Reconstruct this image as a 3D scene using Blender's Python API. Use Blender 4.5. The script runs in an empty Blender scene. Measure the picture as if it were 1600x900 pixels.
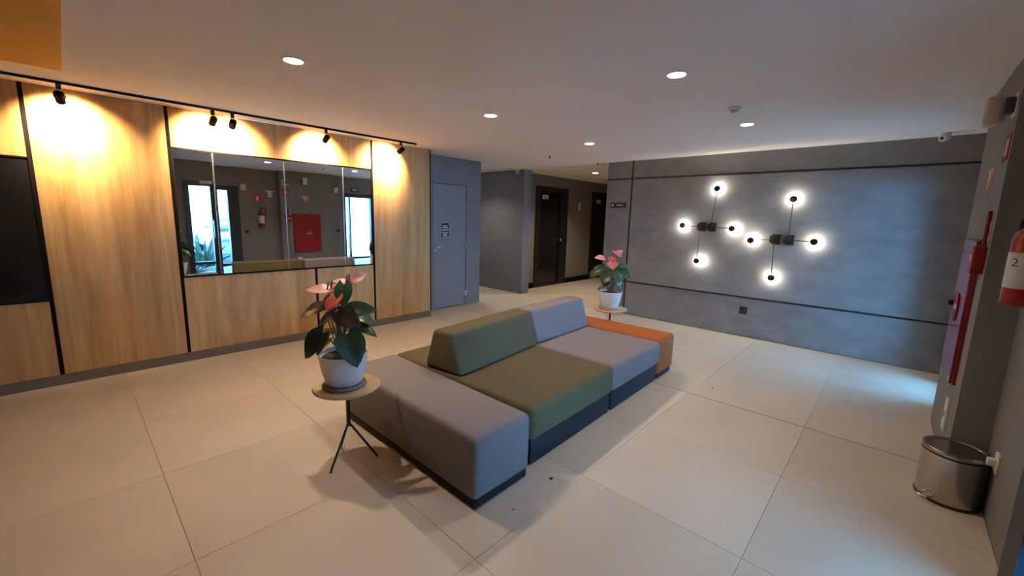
import bpy, bmesh, math, random
from mathutils import Vector, Matrix
random.seed(7)
SC = bpy.context.scene
COL = SC.collection
PI = math.pi

# ------------------------------------------------------------------ camera
CAM_H = 1.642
YAW, PIT, ROL, FPX = 0.7476, 0.1579, 0.0268, 644.6
cy, sy, cp, sp = math.cos(YAW), math.sin(YAW), math.cos(PIT), math.sin(PIT)
FW = Vector((cp*cy, cp*sy, -sp)); RT = Vector((sy, -cy, 0)); UP = RT.cross(FW)
R2 = RT*math.cos(ROL) + UP*math.sin(ROL)
U2 = UP*math.cos(ROL) - RT*math.sin(ROL)
cd = bpy.data.cameras.new('camera'); cam = bpy.data.objects.new('camera', cd); COL.objects.link(cam)
cd.sensor_width = 36; cd.lens = FPX/1600*36; cd.shift_y = -7.1/1600; cd.clip_start = .05
cam.matrix_world = Matrix(((R2.x, U2.x, -FW.x, 0), (R2.y, U2.y, -FW.y, 0), (R2.z, U2.z, -FW.z, CAM_H), (0, 0, 0, 1)))
SC.camera = cam

# ------------------------------------------------------------------ world, exposure
wd = bpy.data.worlds.new('sky'); SC.world = wd; wd.use_nodes = True
bg = wd.node_tree.nodes['Background']; bg.inputs[0].default_value = (.20, .54, 1.0, 1); bg.inputs[1].default_value = 9
sd = bpy.data.lights.new('sun', 'SUN'); sd.energy = 150; sd.color = (.20, .57, 1.0); sd.angle = .02
sun = bpy.data.objects.new('sun', sd); COL.objects.link(sun); sun.rotation_euler = Vector((.12, .72, .68)).to_track_quat('Z', 'Y').to_euler()
vs = SC.view_settings
vs.view_transform = 'Standard'; vs.look = 'None'; vs.gamma = 1; vs.use_curve_mapping = False; vs.exposure = 0.6
DOWNLIGHT_W, SPOT_W, SCONCE_W = 37, 195, 2.6

# ------------------------------------------------------------------ materials
def mat(name, col, rough=.6, metal=0, noise=None, bump=None, emit=None, stretch=(1, 1, 1), spec=.5, coat=0):
    """noise = (scale, amount) varies the colour, bump = (scale, strength)"""
    m = bpy.data.materials.new(name); m.use_nodes = True
    nt = m.node_tree; b = nt.nodes['Principled BSDF']
    b.inputs['Base Color'].default_value = (*col, 1); b.inputs['Roughness'].default_value = rough
    b.inputs['Metallic'].default_value = metal; b.inputs['Specular IOR Level'].default_value = spec
    b.inputs['Coat Weight'].default_value = coat
    if noise or bump:
        tc = nt.nodes.new('ShaderNodeTexCoord'); mp = nt.nodes.new('ShaderNodeMapping')
        mp.inputs['Scale'].default_value = stretch; nt.links.new(tc.outputs['Object'], mp.inputs[0])
    if noise:
        n = nt.nodes.new('ShaderNodeTexNoise'); n.inputs['Scale'].default_value = noise[0]; n.inputs['Detail'].default_value = 6
        nt.links.new(mp.outputs[0], n.inputs['Vector'])
        r = nt.nodes.new('ShaderNodeValToRGB'); a = noise[1]
        r.color_ramp.elements[0].position = .3; r.color_ramp.elements[1].position = .7
        r.color_ramp.elements[0].color = (*[c*(1-a) for c in col], 1); r.color_ramp.elements[1].color = (*[min(1, c*(1+a)) for c in col], 1)
        nt.links.new(n.outputs['Fac'], r.inputs[0]); nt.links.new(r.outputs[0], b.inputs['Base Color'])
    if bump:
        n2 = nt.nodes.new('ShaderNodeTexNoise'); n2.inputs['Scale'].default_value = bump[0]; n2.inputs['Detail'].default_value = 4
        nt.links.new(mp.outputs[0], n2.inputs['Vector'])
        bp = nt.nodes.new('ShaderNodeBump'); bp.inputs['Strength'].default_value = bump[1]; bp.inputs['Distance'].default_value = .004
        nt.links.new(n2.outputs['Fac'], bp.inputs['Height']); nt.links.new(bp.outputs[0], b.inputs['Normal'])
    if emit:
        b.inputs['Emission Color'].default_value = (*emit[0], 1); b.inputs['Emission Strength'].default_value = emit[1]
    return m

def wood_mat(name, c1, c2, sc=(9, 9, .55), rough=.5):
    m = bpy.data.materials.new(name); m.use_nodes = True; nt = m.node_tree; b = nt.nodes['Principled BSDF']
    tc = nt.nodes.new('ShaderNodeTexCoord'); oi = nt.nodes.new('ShaderNodeObjectInfo')
    ad = nt.nodes.new('ShaderNodeVectorMath'); ad.operation = 'MULTIPLY_ADD'
    cb = nt.nodes.new('ShaderNodeCombineXYZ')
    nt.links.new(oi.outputs['Random'], cb.inputs[0]); nt.links.new(oi.outputs['Random'], cb.inputs[2])
    nt.links.new(cb.outputs[0], ad.inputs[0]); ad.inputs[1].default_value = (31, 17, 23); nt.links.new(tc.outputs['Object'], ad.inputs[2])
    mp = nt.nodes.new('ShaderNodeMapping'); mp.inputs['Scale'].default_value = sc; nt.links.new(ad.outputs[0], mp.inputs[0])
    n = nt.nodes.new('ShaderNodeTexNoise'); n.inputs['Scale'].default_value = 1.0; n.inputs['Detail'].default_value = 7; n.inputs['Roughness'].default_value = .62; n.inputs['Distortion'].default_value = .5
    nt.links.new(mp.outputs[0], n.inputs['Vector'])
    mp2 = nt.nodes.new('ShaderNodeMapping'); mp2.inputs['Scale'].default_value = (sc[0]*14, sc[1]*14, sc[2]*5); nt.links.new(ad.outputs[0], mp2.inputs[0])
    n2 = nt.nodes.new('ShaderNodeTexNoise'); n2.inputs['Scale'].default_value = 1.0; n2.inputs['Detail'].default_value = 3
    nt.links.new(mp2.outputs[0], n2.inputs['Vector'])
    mx = nt.nodes.new('ShaderNodeMath'); mx.operation = 'MULTIPLY_ADD'; mx.inputs[1].default_value = .35
    nt.links.new(n2.outputs['Fac'], mx.inputs[0]); nt.links.new(n.outputs['Fac'], mx.inputs[2])
    r = nt.nodes.new('ShaderNodeValToRGB'); r.color_ramp.elements[0].position = .48; r.color_ramp.elements[1].position = .86
    r.color_ramp.elements[0].color = (*c1, 1); r.color_ramp.elements[1].color = (*c2, 1)
    nt.links.new(mx.outputs[0], r.inputs[0]); nt.links.new(r.outputs[0], b.inputs['Base Color'])
    b.inputs['Roughness'].default_value = rough
    return m

def glass_mat(name, tint=(.9, .97, 1), gloss=.08):
    m = bpy.data.materials.new(name); m.use_nodes = True; nt = m.node_tree
    nt.nodes.remove(nt.nodes['Principled BSDF']); o = nt.nodes['Material Output']
    t = nt.nodes.new('ShaderNodeBsdfTransparent'); t.inputs[0].default_value = (*tint, 1)
    g = nt.nodes.new('ShaderNodeBsdfGlossy'); g.inputs['Roughness'].default_value = .02
    x = nt.nodes.new('ShaderNodeMixShader'); x.inputs[0].default_value = gloss
    nt.links.new(t.outputs[0], x.inputs[1]); nt.links.new(g.outputs[0], x.inputs[2]); nt.links.new(x.outputs[0], o.inputs[0])
    return m

def tile_mat():
    m = mat('porcelain', (.63, .525, .41), .40, noise=(1.1, .07), stretch=(1, 1, 1))
    nt = m.node_tree; b = nt.nodes['Principled BSDF']
    oi = nt.nodes.new('ShaderNodeObjectInfo'); hs = nt.nodes.new('ShaderNodeHueSaturation')
    mr = nt.nodes.new('ShaderNodeMapRange'); mr.inputs[3].default_value = .965; mr.inputs[4].default_value = 1.035
    nt.links.new(oi.outputs['Random'], mr.inputs[0]); nt.links.new(mr.outputs[0], hs.inputs['Value'])
    src = b.inputs['Base Color'].links[0].from_socket
    nt.links.new(src, hs.inputs['Color']); nt.links.new(hs.outputs[0], b.inputs['Base Color'])
    return m

M = dict(
    wood=wood_mat('oak laminate', (.37, .188, .050), (.64, .37, .132)),
    table=wood_mat('table oak', (.62, .40, .19), (.74, .52, .28), (3, 30, 3), .4),
    ceil=mat('ceiling paint', (.86, .79, .745), .9, noise=(2, .015)),
    ochre=mat('ochre paint', (.66, .31, .03), .75, noise=(3, .03)),
    tile=tile_mat(),
    grout=mat('grout', (.43, .37, .30), .9),
    grey=mat('grey paint', (.19, .183, .178), .7, noise=(5, .05), bump=(160, .12)),
    greydoor=mat('grey door paint', (.222, .212, .208), .5, noise=(4, .03)),
    conc=mat('cement plaster', (.235, .225, .22), .62, noise=(3.2, .13), bump=(38, .35), stretch=(1, 1, 2.2)),
    tan=mat('taupe paint', (.20, .175, .15), .75, noise=(4, .05)),
    black=mat('black metal', (.012, .011, .011), .45),
    brownblack=mat('dark bronze metal', (.009, .006, .005), .85, spec=.08),
    plinth=mat('taupe plinth', (.17, .13, .095), .6),
    darkwood=mat('dark door veneer', (.014, .009, .008), .42, noise=(6, .2), stretch=(6, 6, .6)),
    darkglass=mat('tinted glass', (.012, .011, .012), .06, spec=.5),
    mirror=mat('mirror', (.80, .82, .82), 0, 1),
    mirroredge=mat('mirror edge', (.88, .9, .9), .25, 1),
    glass=glass_mat('clear glass'),
    frame=mat('dark aluminium', (.018, .024, .035), .4),
    gfab=mat('grey fabric', (.250, .214, .214), .95, noise=(420, .16), bump=(500, .5), spec=.1),
    ofab=mat('olive fabric', (.135, .110, .060), .95, noise=(420, .18), bump=(500, .5), spec=.1),
    rfab=mat('orange fabric', (.42, .12, .036), .92, noise=(420, .14), bump=(500, .5), spec=.1),
    base=mat('sofa base', (.010, .010, .013), .75),
    pot=mat('white ceramic', (.84, .83, .83), .35, noise=(3, .02)),
    soil=mat('potting soil', (.05, .032, .022), 1, noise=(70, .6), bump=(60, 1)),
    saucer=mat('stone saucer', (.24, .205, .18), .8, noise=(30, .2)),
    saucer2=mat('clay saucer', (.42, .30, .18), .8, noise=(30, .15)),
    leaf=mat('dark leaf', (.022, .060, .020), .32, noise=(25, .3), coat=.2),
    leaf2=mat('bright leaf', (.045, .13, .030), .35, noise=(25, .25)),
    bronze=mat('bronze leaf', (.075, .045, .030), .35, noise=(20, .35), coat=.2),
    stem=mat('petiole', (.10, .10, .045), .5),
    pink=mat('pink spathe', (.56, .12, .11), .35, noise=(20, .15)),
    palepink=mat('pale pink spathe', (.62, .27, .22), .4, noise=(20, .12)),
    spadix=mat('spadix', (.30, .08, .05), .6),
    steel=mat('brushed steel', (.50, .46, .43), .22, 1, bump=(200, .1), stretch=(1, 1, .02)),
    chrome=mat('chrome', (.7, .7, .7), .15, 1),
    white=mat('white plastic', (.68, .66, .64), .45),
    cream=mat('cream plastic', (.62, .54, .47), .5),
    red=mat('hydrant red', (.30, .016, .022), .25, coat=.4),
    darkred=mat('dark red', (.22, .012, .012), .4),
    extred=mat('extinguisher red', (.30, .01, .01), .28, coat=.3),
    paper=mat('white label', (.62, .60, .58), .6),
    ink=mat('ink', (.02, .02, .025), .6),
    pinksign=mat('pink sign', (.70, .25, .24), .5),
    rubber=mat('black rubber', (.01, .01, .01), .6),
    led=mat('downlight lens', (1, 1, 1), .5, emit=((1, .93, .86), 30)),
    spotled=mat('spot lens', (1, 1, 1), .5, emit=((1, .8, .55), 12)),
    sconceled=mat('sconce diffuser', (1, 1, 1), .5, emit=((1, .97, .88), 6)),
    pave=mat('pale paving', (.42, .41, .40), .9, noise=(2, .1)),
    fence=mat('pale blue render', (.58, .66, .70), .8, noise=(1, .05)),
    carwhite=mat('white car paint', (.8, .8, .8), .2, coat=.5),
    carglass=mat('car glass', (.06, .08, .09), .05),
    tyre=mat('tyre', (.015, .015, .015), .8),
    agave=mat('agave leaf', (.10, .17, .11), .5, noise=(8, .2)),
    redmark=mat('red decal', (.65, .03, .06), .5),
)

# ------------------------------------------------------------------ helpers
def _fin(bm, name, material, parent, smooth=True, ang=38):
    me = bpy.data.meshes.new(name); bm.normal_update(); bm.to_mesh(me); bm.free()
    if smooth:
        me.polygons.foreach_set('use_smooth', [True]*len(me.polygons)); me.set_sharp_from_angle(angle=math.radians(ang))
    o = bpy.data.objects.new(name, me); COL.objects.link(o)
    me.materials.append(M[material] if isinstance(material, str) else material)
    if parent: o.parent = parent
    return o

def add_box(bm, x0, x1, y0, y1, z0, z1, bev=0, seg=2, top_scale=None):
    v = [bm.verts.new((x, y, z)) for z in (z0, z1) for y in (y0, y1) for x in (x0, x1)]
    f = [(0, 2, 3, 1), (4, 5, 7, 6), (0, 1, 5, 4), (2, 6, 7, 3), (0, 4, 6, 2), (1, 3, 7, 5)]
    fs = [bm.faces.new([v[i] for i in q]) for q in f]
    if bev:
        es = list({e for q in fs for e in q.edges})
        bmesh.ops.bevel(bm, geom=es, offset=bev, segments=seg, profile=.5, affect='EDGES', clamp_overlap=True)

def box(name, x0, x1, y0, y1, z0, z1, material, parent=None, bev=0, seg=2):
    bm = bmesh.new(); add_box(bm, x0, x1, y0, y1, z0, z1, bev, seg); return _fin(bm, name, material, parent)

def boxes(name, bl, material, parent=None):
    bm = bmesh.new()
    for b in bl: add_box(bm, *b)
    return _fin(bm, name, material, parent, False)

def add_lathe(bm, prof, n=32, M4=None):
    """prof = [(r, z)]; closed where r == 0"""
    rings = []
    for r, z in prof:
        if r < 1e-6:
            p = Vector((0, 0, z)); rings.append([bm.verts.new(M4 @ p if M4 else p)])
        else:
            ring = []
            for i in range(n):
                a = 2*PI*i/n; p = Vector((r*math.cos(a), r*math.sin(a), z)); ring.append(bm.verts.new(M4 @ p if M4 else p))
            rings.append(ring)
    for a, b in zip(rings, rings[1:]):
        for i in range(n):
            j = (i+1) % n
            if len(a) == 1 and len(b) == 1: continue
            if len(a) == 1: bm.faces.new((a[0], b[j], b[i]))
            elif len(b) == 1: bm.faces.new((a[i], a[j], b[0]))
            else: bm.faces.new((a[i], a[j], b[j], b[i]))

def lathe(name, prof, material, parent=None, n=32, M4=None):
    bm = bmesh.new(); add_lathe(bm, prof, n, M4); bmesh.ops.recalc_face_normals(bm, faces=bm.faces); return _fin(bm, name, material, parent)

def add_tube(bm, pts, r, n=8):
    pts = [Vector(p) for p in pts]; rs = r if isinstance(r, (list, tuple)) else [r]*len(pts)
    rings = []; ref = None
    for i, p in enumerate(pts):
        t = (pts[min(i+1, len(pts)-1)] - pts[max(i-1, 0)]).normalized()
        if ref is None: ref = t.orthogonal().normalized()
        ref = (ref - t*ref.dot(t)).normalized(); q = t.cross(ref)
        rings.append([bm.verts.new(p + (ref*math.cos(2*PI*k/n) + q*math.sin(2*PI*k/n))*rs[i]) for k in range(n)])
    for a, b in zip(rings, rings[1:]):
        for k in range(n): bm.faces.new((a[k], a[(k+1) % n], b[(k+1) % n], b[k]))
    bm.faces.new(rings[0][::-1]); bm.faces.new(rings[-1])

def tube(name, pts, r, material, parent=None, n=8):
    bm = bmesh.new(); add_tube(bm, pts, r, n); return _fin(bm, name, material, parent)

def prism(name, poly, axis, a, b, material, parent=None, bev=0, seg=3):
    """poly in the two other axes (order xyz without axis), extruded from a to b along axis"""
    bm = bmesh.new()
    def P(u, v, w):
        return {'x': (w, u, v), 'y': (u, w, v), 'z': (u, v, w)}[axis]
    A = [bm.verts.new(P(u, v, a)) for u, v in poly]; B = [bm.verts.new(P(u, v, b)) for u, v in poly]
    bm.faces.new(A); bm.faces.new(B[::-1])
    for i in range(len(poly)):
        j = (i+1) % len(poly); bm.faces.new((A[i], B[i], B[j], A[j]))
    bmesh.ops.recalc_face_normals(bm, faces=bm.faces)
    if bev: bmesh.ops.bevel(bm, geom=list(bm.edges), offset=bev, segments=seg, profile=.5, affect='EDGES', clamp_overlap=True)
    return _fin(bm, name, material, parent)

def tag(o, label, cat, group=None):
    o['label'] = label; o['category'] = cat
    if group: o['group'] = group
    return o

def thing(name, label, cat, loc=(0, 0, 0), rz=0, group=None):
    o = bpy.data.objects.new(name, None); COL.objects.link(o); o.location = loc; o.rotation_euler = (0, 0, rz); o.empty_display_size = .1
    return tag(o, label, cat, group)

def struct(o, label=None):
    o['kind'] = 'structure'
    if label: o['label'] = label
    return o

def lamp(kind, parent, loc, watts, col, rad=.03, **kw):
    l = bpy.data.lights.new('lamp_light', kind); l.energy = watts; l.color = col; l.shadow_soft_size = rad
    for k, v in kw.items(): setattr(l, k, v)
    o = bpy.data.objects.new('lamp_light', l); COL.objects.link(o); o.parent = parent; o.location = loc
    return o

def frame_z(d):
    return Vector((0, 0, 1)).rotation_difference(Vector(d).normalized()).to_matrix().to_4x4()

# ------------------------------------------------------------------ the room
H = 2.65
D = 5.50            # wood wall face
WY = -0.564         # right wall face
LX = 6.677          # plaster wall with lamps
PX0, PX1, PY = 3.72, 5.0, -.40   # pilaster
XB = -3.3           # wall behind the camera
TH = .2

floor = struct(box('floor', XB-TH, 11.5, WY-TH, 7.8, -.16, -.0065, 'grout'), 'large square beige porcelain floor tiles')
# floor tiles, each its own piece
PIT_T, GX, GY = .9345, .264, .372
def in_room(x0, x1, y0, y1):
    return True
tile_cache = {}
def tile(x0, x1, y0, y1):
    g = .0009; w, d = round(x1-x0-2*g, 4), round(y1-y0-2*g, 4)
    if w < .02 or d < .02: return
    k = (w, d)
    if k not in tile_cache:
        bm = bmesh.new(); add_box(bm, -w/2, w/2, -d/2, d/2, -.006, 0, .0008, 1)
        o = _fin(bm, 'floor_tile', 'tile', floor); tile_cache[k] = o.data
    else:
        o = bpy.data.objects.new('floor_tile', tile_cache[k]); COL.objects.link(o); o.parent = floor
    o.location = ((x0+x1)/2, (y0+y1)/2, 0)
zones = [(XB, 3.99, WY, D+.008), (3.99, 5.375, WY, 5.85), (5.375, 6.66, WY, 7.6), (6.66, LX, WY, 5.9), (LX, 11.3, 3.93, 6.25)]
for zx0, zx1, zy0, zy1 in zones:
    for i in range(-5, 13):
        for j in range(-2, 9):
            x0, x1 = max(zx0, GX+i*PIT_T), min(zx1, GX+(i+1)*PIT_T)
            y0, y1 = max(zy0, GY+j*PIT_T), min(zy1, GY+(j+1)*PIT_T)
            # only true joints get a gap: zones share edges mid-tile, so keep pieces from overlapping
            if x1-x0 > .02 and y1-y0 > .02: tile(x0, x1, y0, y1)

ceiling = struct(box('ceiling', XB-TH, 11.5, WY-TH, 7.8, H, H+.16, 'ceil'), 'plain off-white plaster ceiling')
o = box('painted_panel', -2.6, .09, .9, 4.78, H-.006, H-.0005, 'ochre', ceiling); o['label'] = 'ochre yellow painted ceiling panel'

# ---- wood clad wall
wl = struct(box('wall_left', XB, 3.985, D+.022, 6.05, 0, H+.06, 'black'), 'oak panelled wall with black metal joint strips and mirror')
STR = .0145
def panel(x0, x1, z0, z1): return box('wood_panel', x0, x1, D, D+.021, z0, z1, 'wood', wl, .0012, 1)
def strip(x0, x1, z0, z1, y=D-.002): return box('joint_strip', x0, x1, y, D+.021, z0, z1, 'brownblack', wl)
ZP = .099
X1, X2, X3, X4 = -.155, .786, 2.991, 3.985
panel(X1+STR, X2-STR, ZP, H); panel(X3+STR, X4-.018, ZP, H)
panel(X2+STR, X3-STR, 2.262, H); panel(X2+STR, 2.17-STR, ZP, .918); panel(2.17+STR, X3-STR, ZP, .918)
panel(-1.096+STR, X1-STR, 2.046, H); panel(-1.096+STR, X1-STR, ZP, .79)
panel(-2.037+STR, -1.096-STR, ZP, H); panel(XB, -2.037-STR, ZP, H)
for x in (X1, X2, X3, -1.096, -2.037): strip(x-STR, x+STR, ZP, H)
strip(X4-.018, X4, ZP, H); strip(2.17-STR, 2.17+STR, ZP, .918)
strip(X2+STR, X3-STR, 2.246, 2.262, D-.004); strip(X2+STR, X3-STR, .918, .934, D-.004)
strip(-1.096+STR, X1-STR, 2.034, 2.046, D-.004); strip(-1.096+STR, X1-STR, .79, .802, D-.004)
box('tinted_glass', -1.096+STR, X1-STR, D+.004, D+.021, .802, 2.034, 'darkglass', wl, .001, 1)['label'] = 'dark tinted glass panel'
for i, (a, b) in enumerate(((X2+STR, 1.143), (1.143, 1.853), (1.853, 2.572), (2.572, X3-STR))):
    bm = bmesh.new(); xm = (a+b)/2; w = (b-a)/2-.0006; zm = (.934+2.246)/2; hh = (2.246-.934)/2
    bv = .008
    V = [bm.verts.new(q) for q in ((-w, 0, -hh), (w, 0, -hh), (w, 0, hh), (-w, 0, hh), (-w+bv, -.0045, -hh+bv*.4), (w-bv, -.0045, -hh+bv*.4), (w-bv, -.0045, hh-bv*.4), (-w+bv, -.0045, hh-bv*.4), (-w, .004, -hh), (w, .004, -hh), (w, .004, hh), (-w, .004, hh))]
    for q in ((4, 5, 6, 7), (0, 1, 5, 4), (1, 2, 6, 5), (2, 3, 7, 6), (3, 0, 4, 7), (8, 11, 10, 9), (0, 8, 9, 1), (1, 9, 10, 2), (2, 10, 11, 3), (3, 11, 8, 0)): bm.faces.new([V[k] for k in q])
    bmesh.ops.recalc_face_normals(bm, faces=bm.faces)
    mo = _fin(bm, 'mirror_pane', 'mirror', wl, False); mo.data.materials.append(M['mirroredge'])
    for f in mo.data.polygons: f.material_index = 1 if abs(f.normal.x) > .1 and f.normal.y < -.1 else 0
    mo.location = (xm, D+.006, zm); mo['label'] = 'bevelled mirror pane'
    mo.rotation_euler = ((.0045, -.0007, .0006, -.0006)[i], 0, (-.001, .0004, -.0006, .0008)[i])
struct(box('baseboard_left', XB, X4, D-.001, D+.0215, 0, ZP-.001, 'plinth', None, .002, 1), 'brown plinth under the oak panelling')

# ---- grey wall with service door
DX0, DX1, DZ = 4.29, 5.03, 2.195
wd1 = struct(boxes('wall_service', [(3.985, DX0, 5.85, 6.05, 0, H+.06), (DX1, 5.375, 5.85, 6.05, 0, H+.06), (DX0, DX1, 5.85, 6.05, DZ, H+.06), (5.175, 5.375, 6.05, 7.6, 0, H+.06)], 'grey'), 'dark grey painted wall around the service door')
struct(box('service_light_stop', 3.985, 5.175, 6.05, 6.15, -.05, H+.06, 'grey'))  # added behind the door to stop outside light leaking through its gaps
door = struct(box('door_1', DX0+.008, DX1-.008, 5.858, 5.9, .012, DZ-.008, 'greydoor', None, .002, 1), 'grey flush service door with two black notices')
for z in (.22, 1.09, 1.98):
    bm = bmesh.new(); add_lathe(bm, [(0, z-.045), (.009, z-.045), (.009, z+.045), (0, z+.045)], 10, Matrix.Translation((DX1-.004, 5.852, 0)))
    add_box(bm, DX1-.03, DX1-.004, 5.854, 5.858, z-.045, z+.045); add_box(bm, DX1-.004, DX1+.022, 5.846, 5.85, z-.045, z+.045)
    _fin(bm, 'hinge', 'chrome', door)
h = box('handle_plate', DX0+.035, DX0+.065, 5.852, 5.858, 1.03, 1.15, 'chrome', door, .003)
tube('lever', [(DX0+.05, 5.853, 1.1), (DX0+.05, 5.82, 1.1), (DX0+.065, 5.812, 1.1), (DX0+.15, 5.812, 1.098)], .008, 'chrome', h)
for z0, z1, rows in ((1.41, 1.52, ((.055, .1), (.026, .125))), (1.275, 1.385, ((.075, .13), (.048, .09), (.022, .1)))):
    n = box('notice', 4.47, 4.63, 5.855, 5.858, z0, z1, 'ink', door)
    n['label'] = 'black notice with white lettering'
    for k, (dz, w) in enumerate(rows):
        segs = 6 if k == 0 else 8
        bm = bmesh.new()
        for s in range(segs):
            a = 4.55 - w/2 + w*s/segs; add_box(bm, a, a+w/segs*.72, 5.8535, 5.855, z0+dz-.008, z0+dz+.012)
        _fin(bm, 'lettering', 'paper', n, False)
    boxes('border', [(4.465, 4.635, 5.8565, 5.8575, z1, z1+.006), (4.465, 4.635, 5.8565, 5.8575, z0-.006, z0)], 'paper', n)

# ---- corridor walls
struct(box('wall_corridor', 6.66, 6.9, 5.9, 7.6, 0, H+.06, 'grey'), 'grey wall end beside the corridor')
struct(box('wall_corridor_end', 5.175, 6.9, 7.6, 7.8, -.05, H+.06, 'grey'))
EY = 6.25
E1, E2 = (7.47, 8.74), (9.85, 11.1)
struct(boxes('wall_elevators', [(6.9, E1[0], EY, EY+TH, -.05, H+.06), (E1[1], E2[0], EY, EY+TH, -.05, H+.06), (E2[1], 11.3, EY, EY+TH, -.05, H+.06), (E1[0], E1[1], EY, EY+TH, 2.39, H+.06), (E2[0], E2[1], EY, EY+TH, 2.39, H+.06)], 'tan'), 'taupe wall with dark doors')
struct(boxes('baseboard_elevators', [(6.9, E1[0], EY-.015, EY, 0, .13), (E1[1], E2[0], EY-.015, EY, 0, .13), (E2[1], 11.3, EY-.015, EY, 0, .13)], 'brownblack'))
for i, (a, b) in enumerate((E1, E2)):
    d = struct(boxes('door_%d' % (i+2), [(a, a+.17, EY-.02, EY+.1, 0, 2.39), (b-.3, b, EY-.02, EY+.1, 0, 2.39), (a+.17, b-.3, EY-.02, EY+.1, 2.25, 2.39), (a+.17, b-.3, EY-.02, EY+.1, 0, .06)], 'darkwood'), 'dark framed glazed door with a small sign on top')
    box('door_pane', a+.17, b-.3, EY+.03, EY+.045, .06, 2.25, 'darkglass', d)
    lathe('knob', [(0, 0), (.014, 0), (.014, .03), (.03, .04), (.033, .06), (.024, .075), (0, .08)], 'chrome', d, 16, Matrix.Translation((a+.94, EY-.02, 1.13)) @ frame_z((0, -1, 0)))
    s = box('door_sign', a+.28, a+.5, EY+.024, EY+.03, 2.1, 2.2, 'paper', d); s['label'] = 'small white and red door sign'
    if i == 0: prism('sign_mark', [(a+.34, 2.11), (a+.44, 2.11), (a+.39, 2.19)], 'y', EY+.021, EY+.024, 'redmark', s)
struct(box('wall_hall_end', 11.3, 11.5, 3.73, 6.45, -.05, H+.06, 'tan'))
pl = thing('wall_plate', 'small pale plate on the taupe wall between the dark doors', 'plate', (9.27, EY, 1.975))
box('plate', -.05, .05, -.012, 0, -.09, .09, 'white', pl, .003); box('plate_inset', -.03, .03, -.016, -.012, -.05, .05, 'cream', pl, .002)

# ---- plaster wall with lamps
struct(boxes('wall_shaft', [(6.9, 11.3, EY+TH, EY+TH+.1, -.05, H+.06)], 'tan'))
wb = struct(boxes('wall_back', [(LX, LX+TH, WY-TH, 3.93, 0, H), (LX+TH, 11.3, 3.73, 3.93, 0, H)], 'conc'), 'grey cement plaster wall with thin black rails')
box('metal_rail', LX-.008, LX, WY, 3.93, 2.342, 2.366, 'black', wb); box('metal_rail', LX-.008, LX, WY, 3.93, .572, .594, 'black', wb)
box('metal_strip', LX-.009, LX, 3.438, 3.463, 0, H, 'black', wb)
sg = thing('wall_sign', 'small black sign plate with white pictogram on the cement wall', 'sign', (LX, 3.69, 1.91))
box('plate', -.012, 0, -.15, .15, -.045, .045, 'black', sg, .002)
lathe('pictogram', [(0, 0), (.022, 0), (.022, .002), (0, .002)], 'paper', sg, 16, Matrix.Translation((-.012, .105, 0)) @ frame_z((-1, 0, 0)))
boxes('lettering', [(-.0135, -.012, .03-i*.022-.015, .03-i*.022, -.01, .012) for i in range(6)], 'cream', sg)
ws = thing('wall_socket', 'small square black socket low on the cement wall', 'socket', (LX, 1.54, .39))
box('plate', -.012, 0, -.05, .05, -.055, .055, 'black', ws, .003); box('insert', -.015, -.012, -.03, .03, -.032, .032, 'rubber', ws, .002)

# ---- right wall with two glazed doors, pilaster, wall behind the camera
A0, A1, AZ = 1.80, 2.86, 2.21
B0, B1, BZ = 5.36, 6.33, 2.20
wr = struct(boxes('wall_right', [(XB, A0, WY-TH, WY, 0, H), (A0, A1, WY-TH, WY, AZ, H), (A1, B0, WY-TH, WY, 0, H), (B0, B1, WY-TH, WY, BZ, H), (B1, LX, WY-TH, WY, 0, H)], 'grey'), 'dark grey wall with two glazed doors')
struct(box('wall_pilaster', PX0, PX1, WY, PY, 0, H, 'grey'), 'grey pilaster carrying the red hydrant cabinet')
struct(box('wall_rear', XB-TH, XB, WY-TH, 6.05, -.05, H+.06, 'grey'))
def glazed_door(n, x0, x1, zt, split, label, f1=.105):
    y0, y1 = WY-.10, WY+.022; f = .105
    d = struct(boxes(n, [(x0, x0+f, y0, y1, 0, zt), (x1-f1, x1, y0, y1, 0, zt), (x0+f, x1-f1, y0, y1, zt-f, zt)], 'frame'), label)
    xs = [x0+f]+[v for s in split for v in s]+[x1-f1]
    for a, b in split: box('stile', a, b, y0+.01, y1-.01, 0, zt-f, 'frame', d)
    for k in range(0, len(xs), 2):
        a, b = xs[k], xs[k+1]
        box('rail', a, b, y0+.02, y1-.03, .34, .40, 'frame', d); box('bottom_rail', a, b, y0+.02, y1-.03, 0, .05, 'frame', d)
        box('glass_pane', a, b, WY-.055, WY-.049, .40, zt-f, 'glass', d); box('glass_pane', a, b, WY-.055, WY-.049, .05, .34, 'glass', d)
    return d
dA = glazed_door('door_4', A0, A1, AZ, [(2.29, 2.445)], 'dark framed double glass door to the car park', .225)
bm = bmesh.new(); add_tube(bm, [(2.31, WY+.02, 1.35), (2.31, WY+.06, 1.35), (2.31, WY+.06, .95), (2.31, WY+.02, .95)], .011); _fin(bm, 'pull_handle', 'chrome', dA)
dB = glazed_door('door_5', B0, B1, BZ, [(5.575, 5.61)], 'dark framed glass door beyond the pilaster')
for x0, x1, zt in ((A0, A1, AZ), (B0, B1, BZ)):
    l = bpy.data.lights.new('door_portal', 'AREA'); l.shape = 'RECTANGLE'; l.size = x1-x0; l.size_y = zt; l.cycles.is_portal = True
    o = bpy.data.objects.new('door_portal', l); COL.objects.link(o); o.location = ((x0+x1)/2, WY-TH-.02, zt/2); o.rotation_euler = (-PI/2, 0, 0); o.parent = wr

# ------------------------------------------------------------------ sofa modules
def cushion(name, x0, x1, y0, y1, z0, z1, m, parent, bev=.042): return box(name, x0, x1, y0, y1, z0, z1, m, parent, bev, 5)

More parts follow.
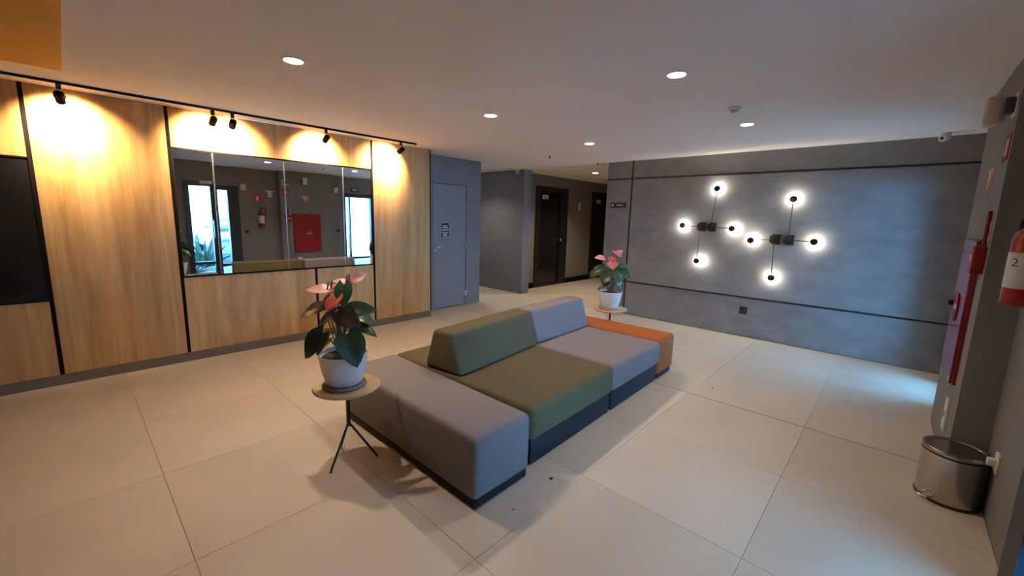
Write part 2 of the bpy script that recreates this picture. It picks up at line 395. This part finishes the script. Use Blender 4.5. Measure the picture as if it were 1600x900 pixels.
e = thing('ottoman', 'long grey fabric bench block standing beside the side table across the olive seat', 'ottoman', (1.406, 1.545, 0))
box('plinth', .02, .462, .02, 1.56, 0, .05, 'base', e, .004); cushion('cushion', 0, .478, 0, 1.585, .05, .434, 'gfab', e)
SYAW = .031
def seat_module(label, loc, w, fab, off, twist):
    t = thing('sofa_module', label, 'sofa', loc, SYAW, 'modular double sided sofa seats')
    box('base', .03, w-.01, .035, 1.545, 0, .19, 'base', t, .004)
    cushion('seat', 0, w, 0, 1.58, .187, .42, fab, t, .038)
    b = prism('backrest', [(-.205, 0), (.205, 0), (.105, .325), (-.105, .325)], 'x', .012, w-.012 if twist else w, fab, t, .028, 4)
    b.location = (.0, off, .422); b.rotation_euler = (0, 0, twist)
    return t
seat_module('olive green double sided sofa seat with wedge backrest', (1.945, 1.585, 0), 1.118, 'ofab', .935, .085)
seat_module('grey fabric double sided sofa seat with wedge backrest beside the orange block', (1.945+1.121*math.cos(SYAW), 1.585+1.121*math.sin(SYAW), 0), 1.005, 'gfab', 1.045, 0.012)
e = thing('ottoman', 'burnt orange fabric bench block at the foot of the grey seat', 'ottoman', (4.085, 1.665, 0), .03)
box('plinth', .02, .385, .02, 1.5, 0, .045, 'base', e, .004); cushion('cushion', 0, .405, 0, 1.52, .045, .432, 'rfab', e)

# ------------------------------------------------------------------ side tables and plants
def side_table(label, loc, rot):
    t = thing('side_table', label, 'side table', (*loc, 0), rot, 'round tripod side tables')
    lathe('tabletop', [(0, .508), (.196, .508), (.206, .514), (.21, .522), (.206, .530), (0, .530)], 'table', t, 56)
    lathe('mount_plate', [(0, .5), (.06, .5), (.06, .508), (0, .508)], 'black', t, 24)
    tube('pole', [(0, 0, .24), (0, 0, .505)], .013, 'black', t, 12)
    for k in range(3):
        a = 2*PI*k/3; tube('leg', [(.004*math.cos(a), .004*math.sin(a), .262), (.178*math.cos(a), .178*math.sin(a), .0045)], .0075, 'black', t, 8)
    return t
side_table('round oak side table with black tripod legs beside the grey bench block', (1.16, 2.53), math.radians(204))
side_table('round oak side table with black tripod legs behind the orange bench block', (4.66, 2.59), 0)

def leaf_mesh(L, W, droop=.25, fold=.25, cord=.22, nx=9, ny=6):
    bm = bmesh.new(); g = []
    for i in range(nx+1):
        t = i/nx; row = []
        hw = W/2 * (math.sin(PI*min(1, t**.72))**.8 if 0 < t < 1 else (0.42 if t == 0 else .0))
        if t == 0: hw = W/2*.45
        for j in range(-ny//2, ny//2+1):
            s = j/(ny/2)
            x = L*(t - cord*abs(s)**1.3*(1-t)**2)
            z = -droop*L*t*t + fold*abs(s)*hw - .35*fold*hw*s*s + .012*math.sin(9*t+3*s)*W*4*abs(s)*.5
            row.append(bm.verts.new((x, s*hw, z)))
        g.append(row)
    for a, b in zip(g, g[1:]):
        for k in range(len(a)-1): bm.faces.new((a[k], b[k], b[k+1], a[k+1]))
    bmesh.ops.remove_doubles(bm, verts=bm.verts, dist=1e-5)
    bmesh.ops.solidify(bm, geom=list(bm.faces), thickness=.0012)
    return bm

AX_R = Vector((.68, -.733, 0)); AX_D = Vector((.733, .68, 0))   # across / away directions used to lay out the foliage
def plant(label, loc, leaves, flowers, rot=0):
    t = thing('potted_anthurium', label, 'potted plant', loc, rot, 'potted anthuriums on side tables')
    lathe('pot', [(0, 0), (.10, 0), (.112, .012), (.135, .09), (.150, .185), (.153, .2), (.148, .203), (.143, .2), (.139, .178), (0, .172)], 'pot', t, 48)
    lathe('soil', [(.137, .176), (.12, .182), (.06, .190), (0, .186)], 'soil', t, 28)
    def frame(p, az, pit, roll):
        d = (AX_R*math.cos(az) + AX_D*math.sin(az))*math.cos(pit) + Vector((0, 0, math.sin(pit)))
        up = Vector((0, 0, 1)); y = up.cross(d).normalized(); z = d.cross(y)
        m = Matrix(((d.x, y.x, z.x), (d.y, y.y, z.y), (d.z, y.z, z.z))).to_4x4() @ Matrix.Rotation(roll, 4, 'X')
        return Matrix.Translation(p) @ m
    def P(r, d, z): return AX_R*r + AX_D*d + Vector((0, 0, z))
    rnd = random.Random(3)
    def stem(p, par, r=.0035):
        b = Vector((p.x*.22 + rnd.uniform(-.02, .02), p.y*.22 + rnd.uniform(-.02, .02), .18))
        c = b.lerp(p, .5) + Vector((0, 0, .02)) - Vector((p.x, p.y, 0))*.08
        pts = [b*(1-u)**2 + c*2*u*(1-u) + p*u*u for u in [k/6 for k in range(7)]]
        tube('petiole', pts, r, 'stem', par, 6)
    for (r, d, z, az, pit, roll, L, W, m) in leaves:
        p = P(r, d, z); bm = leaf_mesh(L, W, .28 if pit < .1 else .45, .3)
        o = _fin(bm, 'leaf', m, t, True, 80); o.matrix_local = frame(p, math.radians(az), math.radians(pit), math.radians(roll))
        stem(p, t)
    for (r, d, z, az, pit, roll, L, W, m) in flowers:
        p = P(r, d, z); bm = leaf_mesh(L, W, .12, .2, .18)
        o = _fin(bm, 'spathe', m, t, True, 80); o.matrix_local = frame(p, math.radians(az), math.radians(pit), math.radians(roll))
        stem(p, t, .003)
        lean = Vector((0, 0, 1))*.055 + AX_R*.008
        tube('spadix', [p, p+lean*.3, p+lean*.7, p+lean], [.005, .0055, .0045, .002], 'spadix', t, 8)
    return t
ZT = .530
near_leaves = [
    (-.115, 0, .50, 178, -14, -42, .185, .105, 'bronze'), (.03, .0, .475, 5, 14, 50, .175, .12, 'leaf'),
    (.03, -.02, .65, -80, -60, 0, .14, .11, 'leaf2'), (.0, -.05, .475, -20, -20, 45, .165, .135, 'bronze'),
    (-.03, -.03, .475, 185, -35, -35, .195, .09, 'bronze'), (.06, -.08, .345, -45, -46, 14, .21, .18, 'leaf'),
    (-.09, -.08, .35, 200, -46, -45, .20, .15, 'leaf'), (-.045, -.10, .32, -150, -40, -20, .12, .10, 'leaf'),
    (.08, .05, .36, 15, -20, 30, .14, .09, 'leaf'), (0, .09, .42, 80, -25, 0, .18, .14, 'leaf'), (-.07, .08, .44, 150, -15, -20, .17, .12, 'leaf'),
    (.06, .06, .44, 30, -20, 30, .16, .12, 'leaf'), (-.085, -.01, .49, 75, 50, 40, .11, .07, 'bronze')]
near_flowers = [(-.085, .0, .61, 180, 4, -25, .14, .10, 'palepink'), (-.07, .02, .615, 10, 12, 30, .11, .085, 'pink'), (-.01, -.03, .59, -118, -45, 0, .125, .15, 'pink'), (.045, .02, .66, 15, 28, 45, .12, .085, 'palepink'), (.03, .02, .655, 175, 10, -20, .10, .07, 'palepink')]
def saucer(label, loc, m):
    o = lathe('plant_saucer', [(0, 0), (.118, 0), (.132, .005), (.136, .016), (.131, .022), (.116, .0225), (0, .0225)], m, None, 40); o.location = loc
    return tag(o, label, 'saucer')
saucer('grey stone saucer under the pot beside the grey bench block', (1.145, 2.535, ZT), 'saucer')
saucer('tan saucer under the pot behind the orange bench block', (4.64, 2.60, ZT), 'saucer2')
plant('white potted anthurium with pink flowers beside the grey bench block', (1.145, 2.535, ZT+.0228), near_leaves, near_flowers)
far_leaves = [
    (-.10, 0, .50, 185, -30, -45, .21, .14, 'leaf'), (.10, 0, .47, -5, -26, 45, .21, .15, 'leaf'), (.03, -.06, .47, -60, -45, 0, .20, .17, 'leaf'),
    (-.06, -.06, .45, 235, -45, -10, .19, .15, 'leaf'), (-.04, -.08, .33, 192, -26, -35, .17, .075, 'leaf'), (.05, -.08, .37, -45, -52, 0, .18, .14, 'leaf'),
    (.07, .06, .50, 20, -5, 40, .17, .11, 'leaf'), (.10, -.03, .53, 5, 10, 40, .14, .09, 'leaf2'), (0, .09, .46, 90, -30, 0, .2, .15, 'leaf'), (-.09, .06, .48, 165, -12, -40, .19, .13, 'leaf'), (.0, -.02, .53, -100, -35, 0, .15, .13, 'leaf2')]
far_flowers = [(-.10, 0, .62, 185, 6, -35, .12, .10, 'palepink'), (-.03, 0, .60, 20, 12, 35, .11, .09, 'pink'), (.03, -.01, .71, -60, -25, 0, .12, .12, 'pink'), (.0, -.04, .57, -100, -35, 0, .12, .14, 'pink'), (.07, .03, .68, 20, 30, 40, .09, .07, 'palepink')]
plant('white potted anthurium with pink flowers behind the orange bench block', (4.64, 2.60, ZT+.0228), far_leaves, far_flowers)

# ------------------------------------------------------------------ wall lamps
def sconce(label, y, z, arms):
    s = thing('wall_lamp', label, 'wall lamp', (LX, y, z), 0, 'black two armed wall lamps')
    # square on one side, chamfered on the other
    k = 1
    poly = [(-.06, -.068), (-.06, .068), (.025, .068), (.064, .034), (.064, -.034), (.025, -.068)]
    prism('mount', poly, 'x', -.05, 0, 'black', s, .003, 2)
    for dy, dz, *off in arms:
        ln = math.hypot(dy, dz); u = Vector((0, dy/ln, dz/ln)); tip = Vector((-.075, dy, dz))
        a = tube('arm', [Vector((-.04, 0, 0))+u*.05, Vector((-.075, 0, 0))+u*.09, tip], .0055, 'black', s, 8)
        hd = lathe('lamp_head', [(0, 0), (.043, 0), (.045, .004), (.045, .016), (.036, .024), (0, .026)], 'black', s, 28, Matrix.Translation(tip+Vector((.006, 0, 0))) @ frame_z((-1, 0, 0)))
        lathe('diffuser', [(0, 0), (.055, 0), (.055, .006), (0, .006)], 'sconceled', hd, 28, Matrix.Translation(tip+Vector((.014, 0, 0))) @ frame_z((-1, 0, 0)))
        lamp('POINT', s, tip+Vector((.034, off[0], off[1])), SCONCE_W, (1, .93, .80), .012)
sconce('black wall lamp, upper pair, arms towards the sign and down', 2.235, 1.585, ((.275, .01, .0, -.008), (.012, -.525, -.05, .0)))
sconce('black wall lamp, upper pair, arms pointing up and towards the pilaster', 2.085, 1.582, ((-.29, -.01, -.022, -.012), (-.035, .565, .004, -.004)))
sconce('black wall lamp, lower pair, arms towards the sign and down', 1.248, 1.445, ((.288, -.03, -.03, .012), (-.02, -.53, .004, .008)))
sconce('black wall lamp, lower pair, arms pointing up and towards the pilaster', 1.086, 1.444, ((-.285, -.008, .004, -.016), (0.0, .54, 0, 0)))

# ------------------------------------------------------------------ ceiling lights and track
def downlight(label, x, y, w=DOWNLIGHT_W, col=(1, .83, .65)):
    t = thing('downlight', label, 'downlight', (x, y, H), 0, 'round recessed ceiling downlights')
    lathe('trim_ring', [(.058, -.001), (.060, -.007), (.072, -.005), (.076, 0)], 'white', t, 36)
    lathe('lens', [(0, -.003), (.0585, -.003)], 'led', t, 36)
    lamp('SPOT', t, (0, 0, -.012), w, col, .028, spot_size=math.radians(128), spot_blend=.7)
downlight('round ceiling downlight above the floor between mirror and near plant', 1.152, 3.13, DOWNLIGHT_W*1.5)
downlight('round ceiling downlight above the front of the olive seat', 2.98, 1.265, DOWNLIGHT_W*.9)
downlight('round ceiling downlight above the back of the sofa', 3.008, 3.145, DOWNLIGHT_W*1.15)
downlight('round ceiling downlight between the orange block and the wall lamps', 4.853, 1.283, DOWNLIGHT_W*.5)
downlight('round ceiling downlight above the plant behind the orange block', 4.879, 3.179)
downlight('round ceiling downlight in the hall by the dark doors', 7.93, 4.98, 95, (1, .85, .65))
downlight('round ceiling downlight hidden in the side corridor', 5.72, 6.75, 45, (1, .93, .82))

TY = 5.19
tr = thing('track_rail', 'long black lighting track on the ceiling before the oak wall', 'track', (0, TY, H))
box('rail', XB, 3.497, -.016, .016, -.022, -.0005, 'brownblack', tr, .002, 1)
box('end_cap', 3.497, 3.512, -.017, .017, -.023, -.0005, 'black', tr, .002, 1)
def spot(label, x, tx, tz=2.40, w=SPOT_W):
    t = thing('track_spotlight', label, 'spotlight', (x, TY, H-.022), 0, 'black spotlights on the ceiling track')
    box('adapter', -.016, .016, -.014, .014, -.05, 0, 'black', t, .003); tube('swivel', [(0, 0, -.048), (0, 0, -.072)], .006, 'chrome', t)
    c = Vector((0, 0, -.105)); d = (Vector((tx, D, tz)) - Vector((x, TY, H-.127))).normalized()
    d = (d + Vector((0, 0, -.10))).normalized()
    m = Matrix.Translation(c) @ frame_z(d)
    bar = lathe('barrel', [(0, -.05), (.026, -.05), (.031, -.044), (.031, .052), (.027, .055), (.027, .045)], 'brownblack', t, 24, m)
    lathe('lens', [(0, .043), (.027, .043)], 'spotled', bar, 24, m)
    bm = bmesh.new()
    for s in (-1, 1):
        add_tube(bm, [(s*.034, 0, -.072), (s*.034, 0, -.112)], .003, 6)
    add_tube(bm, [(-.034, 0, -.073), (.034, 0, -.073)], .003, 6); _fin(bm, 'yoke', 'black', t)
    l = lamp('SPOT', t, c + d*.058, w, (1, .77, .50), .02, spot_size=math.radians(120), spot_blend=1.0)
    l.rotation_euler = frame_z(-d).to_euler()
spot('black track spotlight above the tall oak panel by the tinted glass', .066, .09, 2.35)
spot('black track spotlight of the close pair, farther from the service door', 1.112, 1.10)
spot('black track spotlight of the close pair, nearer the service door', 1.28, 1.30)
spot('single black track spotlight above the middle of the mirror', 2.24, 2.24)
spot('black track spotlight at the end of the track by the service door', 3.265, 3.20)

def ceiling_disc(name, label, cat, x, y, prof, m='white'):
    t = thing(name, label, cat, (x, y, H)); lathe('base', prof, m, t, 28); return t
t = ceiling_disc('smoke_detector', 'round white smoke detector between two ceiling downlights before the wall lamps', 'detector', 4.113, 1.2, [(.055, 0), (.055, -.012), (.045, -.02), (0, -.02)])
lathe('sensor_cap', [(.03, -.02), (.026, -.042), (0, -.045)], 'cream', t, 20)
t = ceiling_disc('sprinkler_head', 'small sprinkler head in the ceiling above the lobby passage', 'sprinkler', 5.443, 4.287, [(.035, 0), (.033, -.006), (0, -.006)])
tube('nozzle', [(0, 0, -.004), (0, 0, -.04)], .009, 'black', t); lathe('deflector', [(0, -.04), (.02, -.04), (.02, -.043), (0, -.043)], 'black', t, 16)
t = ceiling_disc('sprinkler_head', 'small sprinkler head in the ceiling by the end of the cement wall', 'sprinkler', 6.6, 4.1, [(.035, 0), (.033, -.006), (0, -.006)])
tube('nozzle', [(0, 0, -.004), (0, 0, -.04)], .009, 'black', t); lathe('deflector', [(0, -.04), (.02, -.04), (.02, -.043), (0, -.043)], 'white', t, 16)
def dome_cam(label, loc, look):
    t = thing('security_camera', label, 'camera', loc)
    lathe('base', [(0, 0), (.045, 0), (.045, -.03), (0, -.03)], 'white', t, 24)
    m = Matrix.Translation((0, 0, -.05)) @ frame_z(look)
    b = lathe('body', [(0, -.05), (.028, -.046), (.036, -.03), (.036, .04), (.030, .046), (0, .046)], 'white', t, 24, m)
    lathe('lens', [(0, .05), (.015, .0495), (.017, .046)], 'ink', b, 16, m)
dome_cam('small white security camera at the grey corridor wall end', (6.60, 6.05, H), (-.7, -.7, -.15))
dome_cam('small white security camera above the cement wall by the pilaster', (6.45, -.22, H), (-.8, .5, -.2))

# ------------------------------------------------------------------ pilaster fittings
hc = thing('hydrant_cabinet', 'red fire hydrant cabinet with round window on the pilaster', 'cabinet', (4.315, PY, 0))
box('body', -.34, .34, 0, .02, .605, 1.58, 'darkred', hc, .002, 1)
dr = box('door', -.333, .333, .02, .034, .612, 1.573, 'red', hc, .003, 1)
lathe('round_window', [(0, 0), (.098, 0), (.105, .004), (.105, .008), (.098, .006), (0, .006)], 'darkred', dr, 32, Matrix.Translation((.03, .034, 1.09)) @ frame_z((0, 1, 0)))
boxes('lettering', [(.03-.07+i*.0165, .03-.07+i*.0165+.013, .039, .042, 1.077, 1.103) for i in range(9)], 'paper', dr)
box('latch', .27, .3, .034, .062, 1.07, 1.11, 'black', dr, .004)
bm = bmesh.new()
for x in (-.2, .2): add_box(bm, x-.02, x+.02, .034, .037, 1.47, 1.48)
_fin(bm, 'vent_slots', 'ink', dr, False)
eb = thing('emergency_light', 'white emergency light box high on the pilaster', 'emergency light', (4.29, PY, 2.43))
box('bracket', -.03, .03, 0, .02, -.08, .06, 'white', eb, .003); box('housing', -.055, .055, .02, .085, -.10, .085, 'cream', eb, .012, 3); box('diffuser', -.04, .04, .085, .09, -.08, .06, 'white', eb, .002)
t = thing('siren_plate', 'black and white alarm plate high on the pilaster edge', 'sign', (3.84, PY, 2.365))
box('plate', -.06, .06, 0, .006, -.07, .07, 'white', t, .002, 1); box('siren', -.04, .04, .006, .05, -.045, .045, 'ink', t, .008, 2)
t = thing('fire_sign', 'red square fire sign below the alarm plate on the pilaster', 'sign', (3.845, PY, 2.13))
box('plate', -.08, .08, 0, .004, -.08, .08, 'red', t); boxes('pictogram', [(-.03, .03, .004, .005, -.05, .05), (-.06, -.045, .004, .005, -.05, .05), (.045, .06, .004, .005, -.05, .0)], 'pinksign', t)
t = thing('call_point_sign', 'white and pink notice above the alarm call point', 'sign', (3.865, PY, 1.635))
box('plate', -.06, .06, 0, .004, -.06, .06, 'pinksign', t); boxes('pictogram', [(-.03, -.01, .004, .005, -.03, .03), (.01, .03, .004, .005, -.03, .03)], 'ink', t)
t = thing('alarm_call_point', 'dark red alarm call point beside the hydrant cabinet', 'alarm', (3.865, PY, 1.46))
box('box', -.06, .06, 0, .055, -.085, .085, 'darkred', t, .006); box('glass_cover', -.04, .04, .055, .058, -.015, .03, 'pinksign', t, .001, 1)
tube('conduit', [(0, .012, .085), (0, .012, .30)], .01, 'darkred', t)
t = thing('hydrant_sign', 'pink triangular sign above the hydrant cabinet', 'sign', (4.30, PY, 1.975))
prism('plate', [(-.11, .075), (.11, .075), (0, -.1)], 'y', 0, .004, 'pinksign', t); box('pictogram', -.035, .035, .004, .006, .0, .05, 'paper', t)
t = thing('outlet_plate', 'tall white outlet plate low on the pilaster below the hydrant cabinet', 'socket', (4.1, PY, .36))
box('plate', -.06, .06, 0, .012, -.11, .11, 'white', t, .003); box('socket_hole', -.015, .015, .012, .014, -.02, .015, 'ink', t)
# things on the right wall
t = thing('wall_outlet', 'small white outlet on the grey wall behind the steel bin', 'socket', (3.42, WY, .36))
box('plate', -.04, .04, 0, .012, -.055, .055, 'white', t, .003); box('plug', -.018, .018, .012, .045, -.02, .02, 'white', t, .004)
t = thing('wall_outlet', 'dark outlet on the grey wall below the fire extinguisher', 'socket', (2.98, WY, 1.15))
box('plate', -.04, .04, 0, .012, -.04, .04, 'ink', t, .003); box('switch_key', -.02, .02, .012, .016, -.02, .02, 'rubber', t, .001, 1)
t = thing('wall_outlet', 'dark outlet on the grey wall between pilaster and glass door', 'socket', (5.21, WY, 1.15))
box('plate', -.04, .04, 0, .012, -.04, .04, 'ink', t, .003); box('switch_key', -.02, .02, .012, .016, -.02, .02, 'rubber', t, .001, 1)
t = thing('alarm_box', 'small white box high on the grey wall beside the double glass door', 'alarm', (2.965, WY, 2.2)); box('cover', -.05, .05, 0, .03, -.07, .07, 'white', t, .006); box('face', -.03, .03, .03, .034, -.045, .045, 'cream', t, .002)
t = thing('alarm_box', 'white emergency lamp with two heads above the fire extinguisher', 'emergency light', (3.52, WY, 2.08)); box('cover', -.05, .05, 0, .05, -.09, .05, 'white', t, .006); boxes('lamp_heads', [(-.10, .10, .01, .05, .052, .075)], 'white', t)
t = thing('alarm_box', 'small white box high on the grey wall beside the far glass door', 'alarm', (5.17, WY, 2.26)); box('cover', -.06, .06, 0, .03, -.07, .07, 'white', t, .006); box('face', -.04, .04, .03, .034, -.045, .045, 'cream', t, .002)
t = thing('exit_sign', 'black exit sign with white lettering above the far glass door', 'sign', (5.745, WY, 2.32))
box('plate', -.11, .11, 0, .012, -.055, .055, 'ink', t, .002); boxes('lettering', [(.075-i*.03-.022, .075-i*.03, .012, .013, -.03, .03) for i in range(5)], 'paper', t)
t = thing('door_closer', 'pale door closer arm above the double glass door', 'door closer', (2.22, WY+.022, 2.19)); box('body', -.12, .12, 0, .04, -.03, .03, 'cream', t, .005); tube('arm', [(0, .03, .03), (.12, .07, .034), (.22, .02, .036)], .007, 'cream', t)
t = thing('fire_sign', 'red square sign with white pictogram above the fire extinguisher', 'sign', (3.255, WY, 1.955)); box('plate', -.075, .075, 0, .004, -.075, .075, 'redmark', t); boxes('pictogram', [(-.022, .022, .004, .005, -.05, .045)], 'paper', t)

ex = thing('fire_extinguisher', 'red fire extinguisher with white label hanging on the grey wall', 'extinguisher', (3.30, WY+.074, 1.27))
tk = lathe('cylinder', [(0, 0), (.058, 0), (.066, .012), (.068, .03), (.068, .33), (.058, .37), (.03, .392), (.02, .40), (0, .40)], 'extred', ex, 36)
lb = lathe('label', [(.0688, .085), (.0692, .086), (.0692, .265), (.0688, .266)], 'paper', tk, 36)
def text_mesh(txt, size, name, m, parent, mw):
    c = bpy.data.curves.new(name, 'FONT'); c.body = txt; c.size = size; c.align_x = 'CENTER'; c.align_y = 'CENTER'; c.extrude = .0004
    o = bpy.data.objects.new(name, c); COL.objects.link(o); dg = bpy.context.evaluated_depsgraph_get(); dg.update()
    me = bpy.data.meshes.new_from_object(o.evaluated_get(dg)); bpy.data.objects.remove(o)
    n = bpy.data.objects.new(name, me); COL.objects.link(n); me.materials.clear(); me.materials.append(M[m]); n.parent = parent; n.matrix_local = mw
    return n
nv = Vector((-.72, .69, 0)); rv = Vector((0, 0, 1)).cross(nv)
text_mesh('2', .06, 'lettering', 'ink', lb, Matrix(((rv.x, 0, nv.x, nv.x*.0696), (rv.y, 0, nv.y, nv.y*.0696), (0, 1, 0, .215), (0, 0, 0, 1))))
lathe('base_ring', [(.06, .0), (.07, .0), (.07, .02), (.066, .022)], 'darkred', ex, 36)
boxes('valve', [(-.018, .018, -.018, .018, .40, .435)], 'ink', ex)
tube('lever', [(0, 0, .435), (-.02, .02, .455), (-.06, .06, .465)], .008, 'ink', ex)
tube('hose', [(.01, 0, .42), (.06, .02, .46), (.10, .03, .43), (.095, .035, .36), (.08, .04, .25), (.075, .03, .12)], .009, 'rubber', ex)
box('wall_bracket', -.02, .02, -.073, -.03, .36, .4, 'ink', ex)

# ------------------------------------------------------------------ steel pedal bin
bn = thing('pedal_bin', 'round brushed steel pedal bin standing against the pilaster', 'bin', (3.565, -.413, 0))
lathe('base_ring', [(0, 0), (.146, 0), (.148, .004), (.148, .014), (.144, .016)], 'rubber', bn, 48)
lathe('body', [(.143, .014), (.1435, .3), (.1435, .305)], 'steel', bn, 64)
lathe('collar', [(.1435, .296), (.147, .298), (.147, .308), (.1435, .31)], 'rubber', bn, 48)
lathe('lid', [(.147, .311), (.148, .314), (.148, .326), (.143, .333), (.136, .331), (.128, .324), (.06, .321), (0, .320)], 'steel', bn, 64)
a = math.radians(-35)
prism('dark_reflection', [(.142*math.cos(a+k*.14), .142*math.sin(a+k*.14)) for k in range(-4, 5)] + [(.1475*math.cos(a+k*.14), .1475*math.sin(a+k*.14)) for k in range(4, -5, -1)], 'z', .014, .312, 'rubber', bn)  # black strip stands in for the dark wall reflected in the steel
pa = math.radians(140); pu = Vector((math.cos(pa), math.sin(pa), 0)); pv = Vector((-pu.y, pu.x, 0))
bm = bmesh.new(); add_tube(bm, [pu*.14-pv*.028+Vector((0, 0, .03)), pu*.185-pv*.028+Vector((0, 0, .034)), pu*.193+Vector((0, 0, .035)), pu*.185+pv*.028+Vector((0, 0, .034)), pu*.14+pv*.028+Vector((0, 0, .03))], .0055)
_fin(bm, 'pedal', 'chrome', bn)

# crumbs of dirt on the floor tiles
for i, (x, y, s) in enumerate(((1.961, 1.431, .012), (1.584, 1.41, .006), (4.28, 1.18, .008), (4.18, 1.20, .005), (4.75, 1.45, .006), (4.95, 1.7, .006))):
    bm = bmesh.new(); add_box(bm, -s, s, -s*.6, s*.7, 0, s*.5, s*.15, 1)
    o = _fin(bm, 'floor_crumb', 'ink', None); o.location = (x, y, .0002); o.rotation_euler = (0, 0, i*1.1)
    if i == 0: tag(o, 'larger dark crumb on the tiles by the corner of the olive seat', 'crumb')
    elif i == 1: tag(o, 'tiny dark crumb on the tiles before the end of the grey bench block', 'crumb')
    else: tag(o, 'tiny dark crumb on the tiles between orange block and cement wall', 'crumb', 'crumbs by the orange block')

# ------------------------------------------------------------------ outside, seen through the doors in the mirror, with added daylight blockers
struct(box('ground', -12, 20, -16, WY-TH, -.2, -.03, 'pave'), 'pale paving of the car park')
struct(box('wall_yard', -12, 20, -12.3, -12, -.03, 6.5, 'fence'), 'pale blue yard wall')  # made tall and pale to bounce level daylight in through the doors
struct(box('daylight_baffle', 4.7, 4.95, -1.25, WY-TH, -.03, 3.4, 'grey'), 'added grey baffle wall cutting daylight beside the far glass door')  # unseen wall, added to keep slanting daylight off the plaster wall corner
struct(box('sky_blocker', -1.5, 4.6, -4.2, WY-TH, 2.40, 2.58, 'ceil'), 'added flat slab blocking high sky light over the double glass door')  # unseen slab, added to keep steep sky light off the near floor
struct(box('sky_blocker', 4.62, 8.2, -2.7, WY-TH, 2.40, 2.58, 'ceil'), 'added short slab blocking high sky light over the far glass door')  # unseen slab, added to dim daylight on the floor inside the far door
def car(label, loc, rz):
    t = thing('parked_car', label, 'car', loc, rz, 'white cars in the car park')
    side = [(-2.0, .3), (2.0, .3), (2.05, .62), (1.95, .85), (.95, .95), (.35, 1.40), (-1.2, 1.44), (-1.85, .98), (-2.05, .85)]
    b = prism('body', side, 'y', -.8, .8, 'carwhite', t, .07, 3)
    for s in (-1, 1):
        y = s*.80
        prism('side_window', [(.78, .97), (.3, 1.32), (-.35, 1.34), (-.35, .97)], 'y', y, y+s*.012, 'carglass', t); prism('side_window', [(-.42, .97), (-.42, 1.34), (-1.12, 1.36), (-1.5, 1.0)], 'y', y, y+s*.012, 'carglass', t)
        box('wing_mirror', .72, .86, min(y, y+s*.16), max(y, y+s*.16), .95, 1.06, 'carwhite', t, .02)
        for x in (-1.25, 1.3):
            lathe('wheel', [(0, -.09), (.2, -.09), (.31, -.08), (.33, 0), (.31, .08), (.2, .09), (0, .09)], 'tyre', t, 28, Matrix.Translation((x, s*.74, .33)) @ frame_z((0, 1, 0)))
        box('headlight', 1.9, 2.07, s*.55-.15, s*.55+.15, .66, .78, 'chrome', t, .02)
    prism('windscreen', [(.93, .99), (.40, 1.385), (.415, 1.40), (.95, 1.0)], 'y', -.66, .66, 'carglass', t)
    gr = box('grille', 2.0, 2.08, -.4, .4, .42, .56, 'ink', t, .01); box('number_plate', 2.08, 2.09, -.2, .2, .44, .54, 'paper', gr)
    return t
car('white car parked side on along the yard wall', (4.25, -9.9, -.03), PI)
c2 = car('white car parked nose towards the glass door with a red decal', (4.02, -6.65, -.03), PI/2)
boxes('decal', [(.62, .65, .2, .5, 1.2, 1.3)], 'redmark', c2)
def agave(label, loc, n, s):
    t = thing('agave_plant', label, 'plant', loc, 0, 'agaves outside the glass door')
    rnd = random.Random(n)
    for k in range(n):
        az = k*2.4; pit = .35+1.0*(k/n); L = s*rnd.uniform(.8, 1.1); pts = [Vector((math.cos(az)*L*u*math.cos(pit), math.sin(az)*L*u*math.cos(pit), .02+L*u*math.sin(pit)-.25*L*u*u*math.cos(pit))) for u in (0, .3, .6, .85, 1)]
        tube('leaf', pts, [.02*s, .045*s, .04*s, .02*s, .003], 'agave', t, 6)
agave('grey green agave outside the glass door beside the car', (2.5, -2.9, -.03), 22, .95)
agave('smaller grey green agave nearer the double glass door', (2.1, -1.75, -.03), 16, .42)
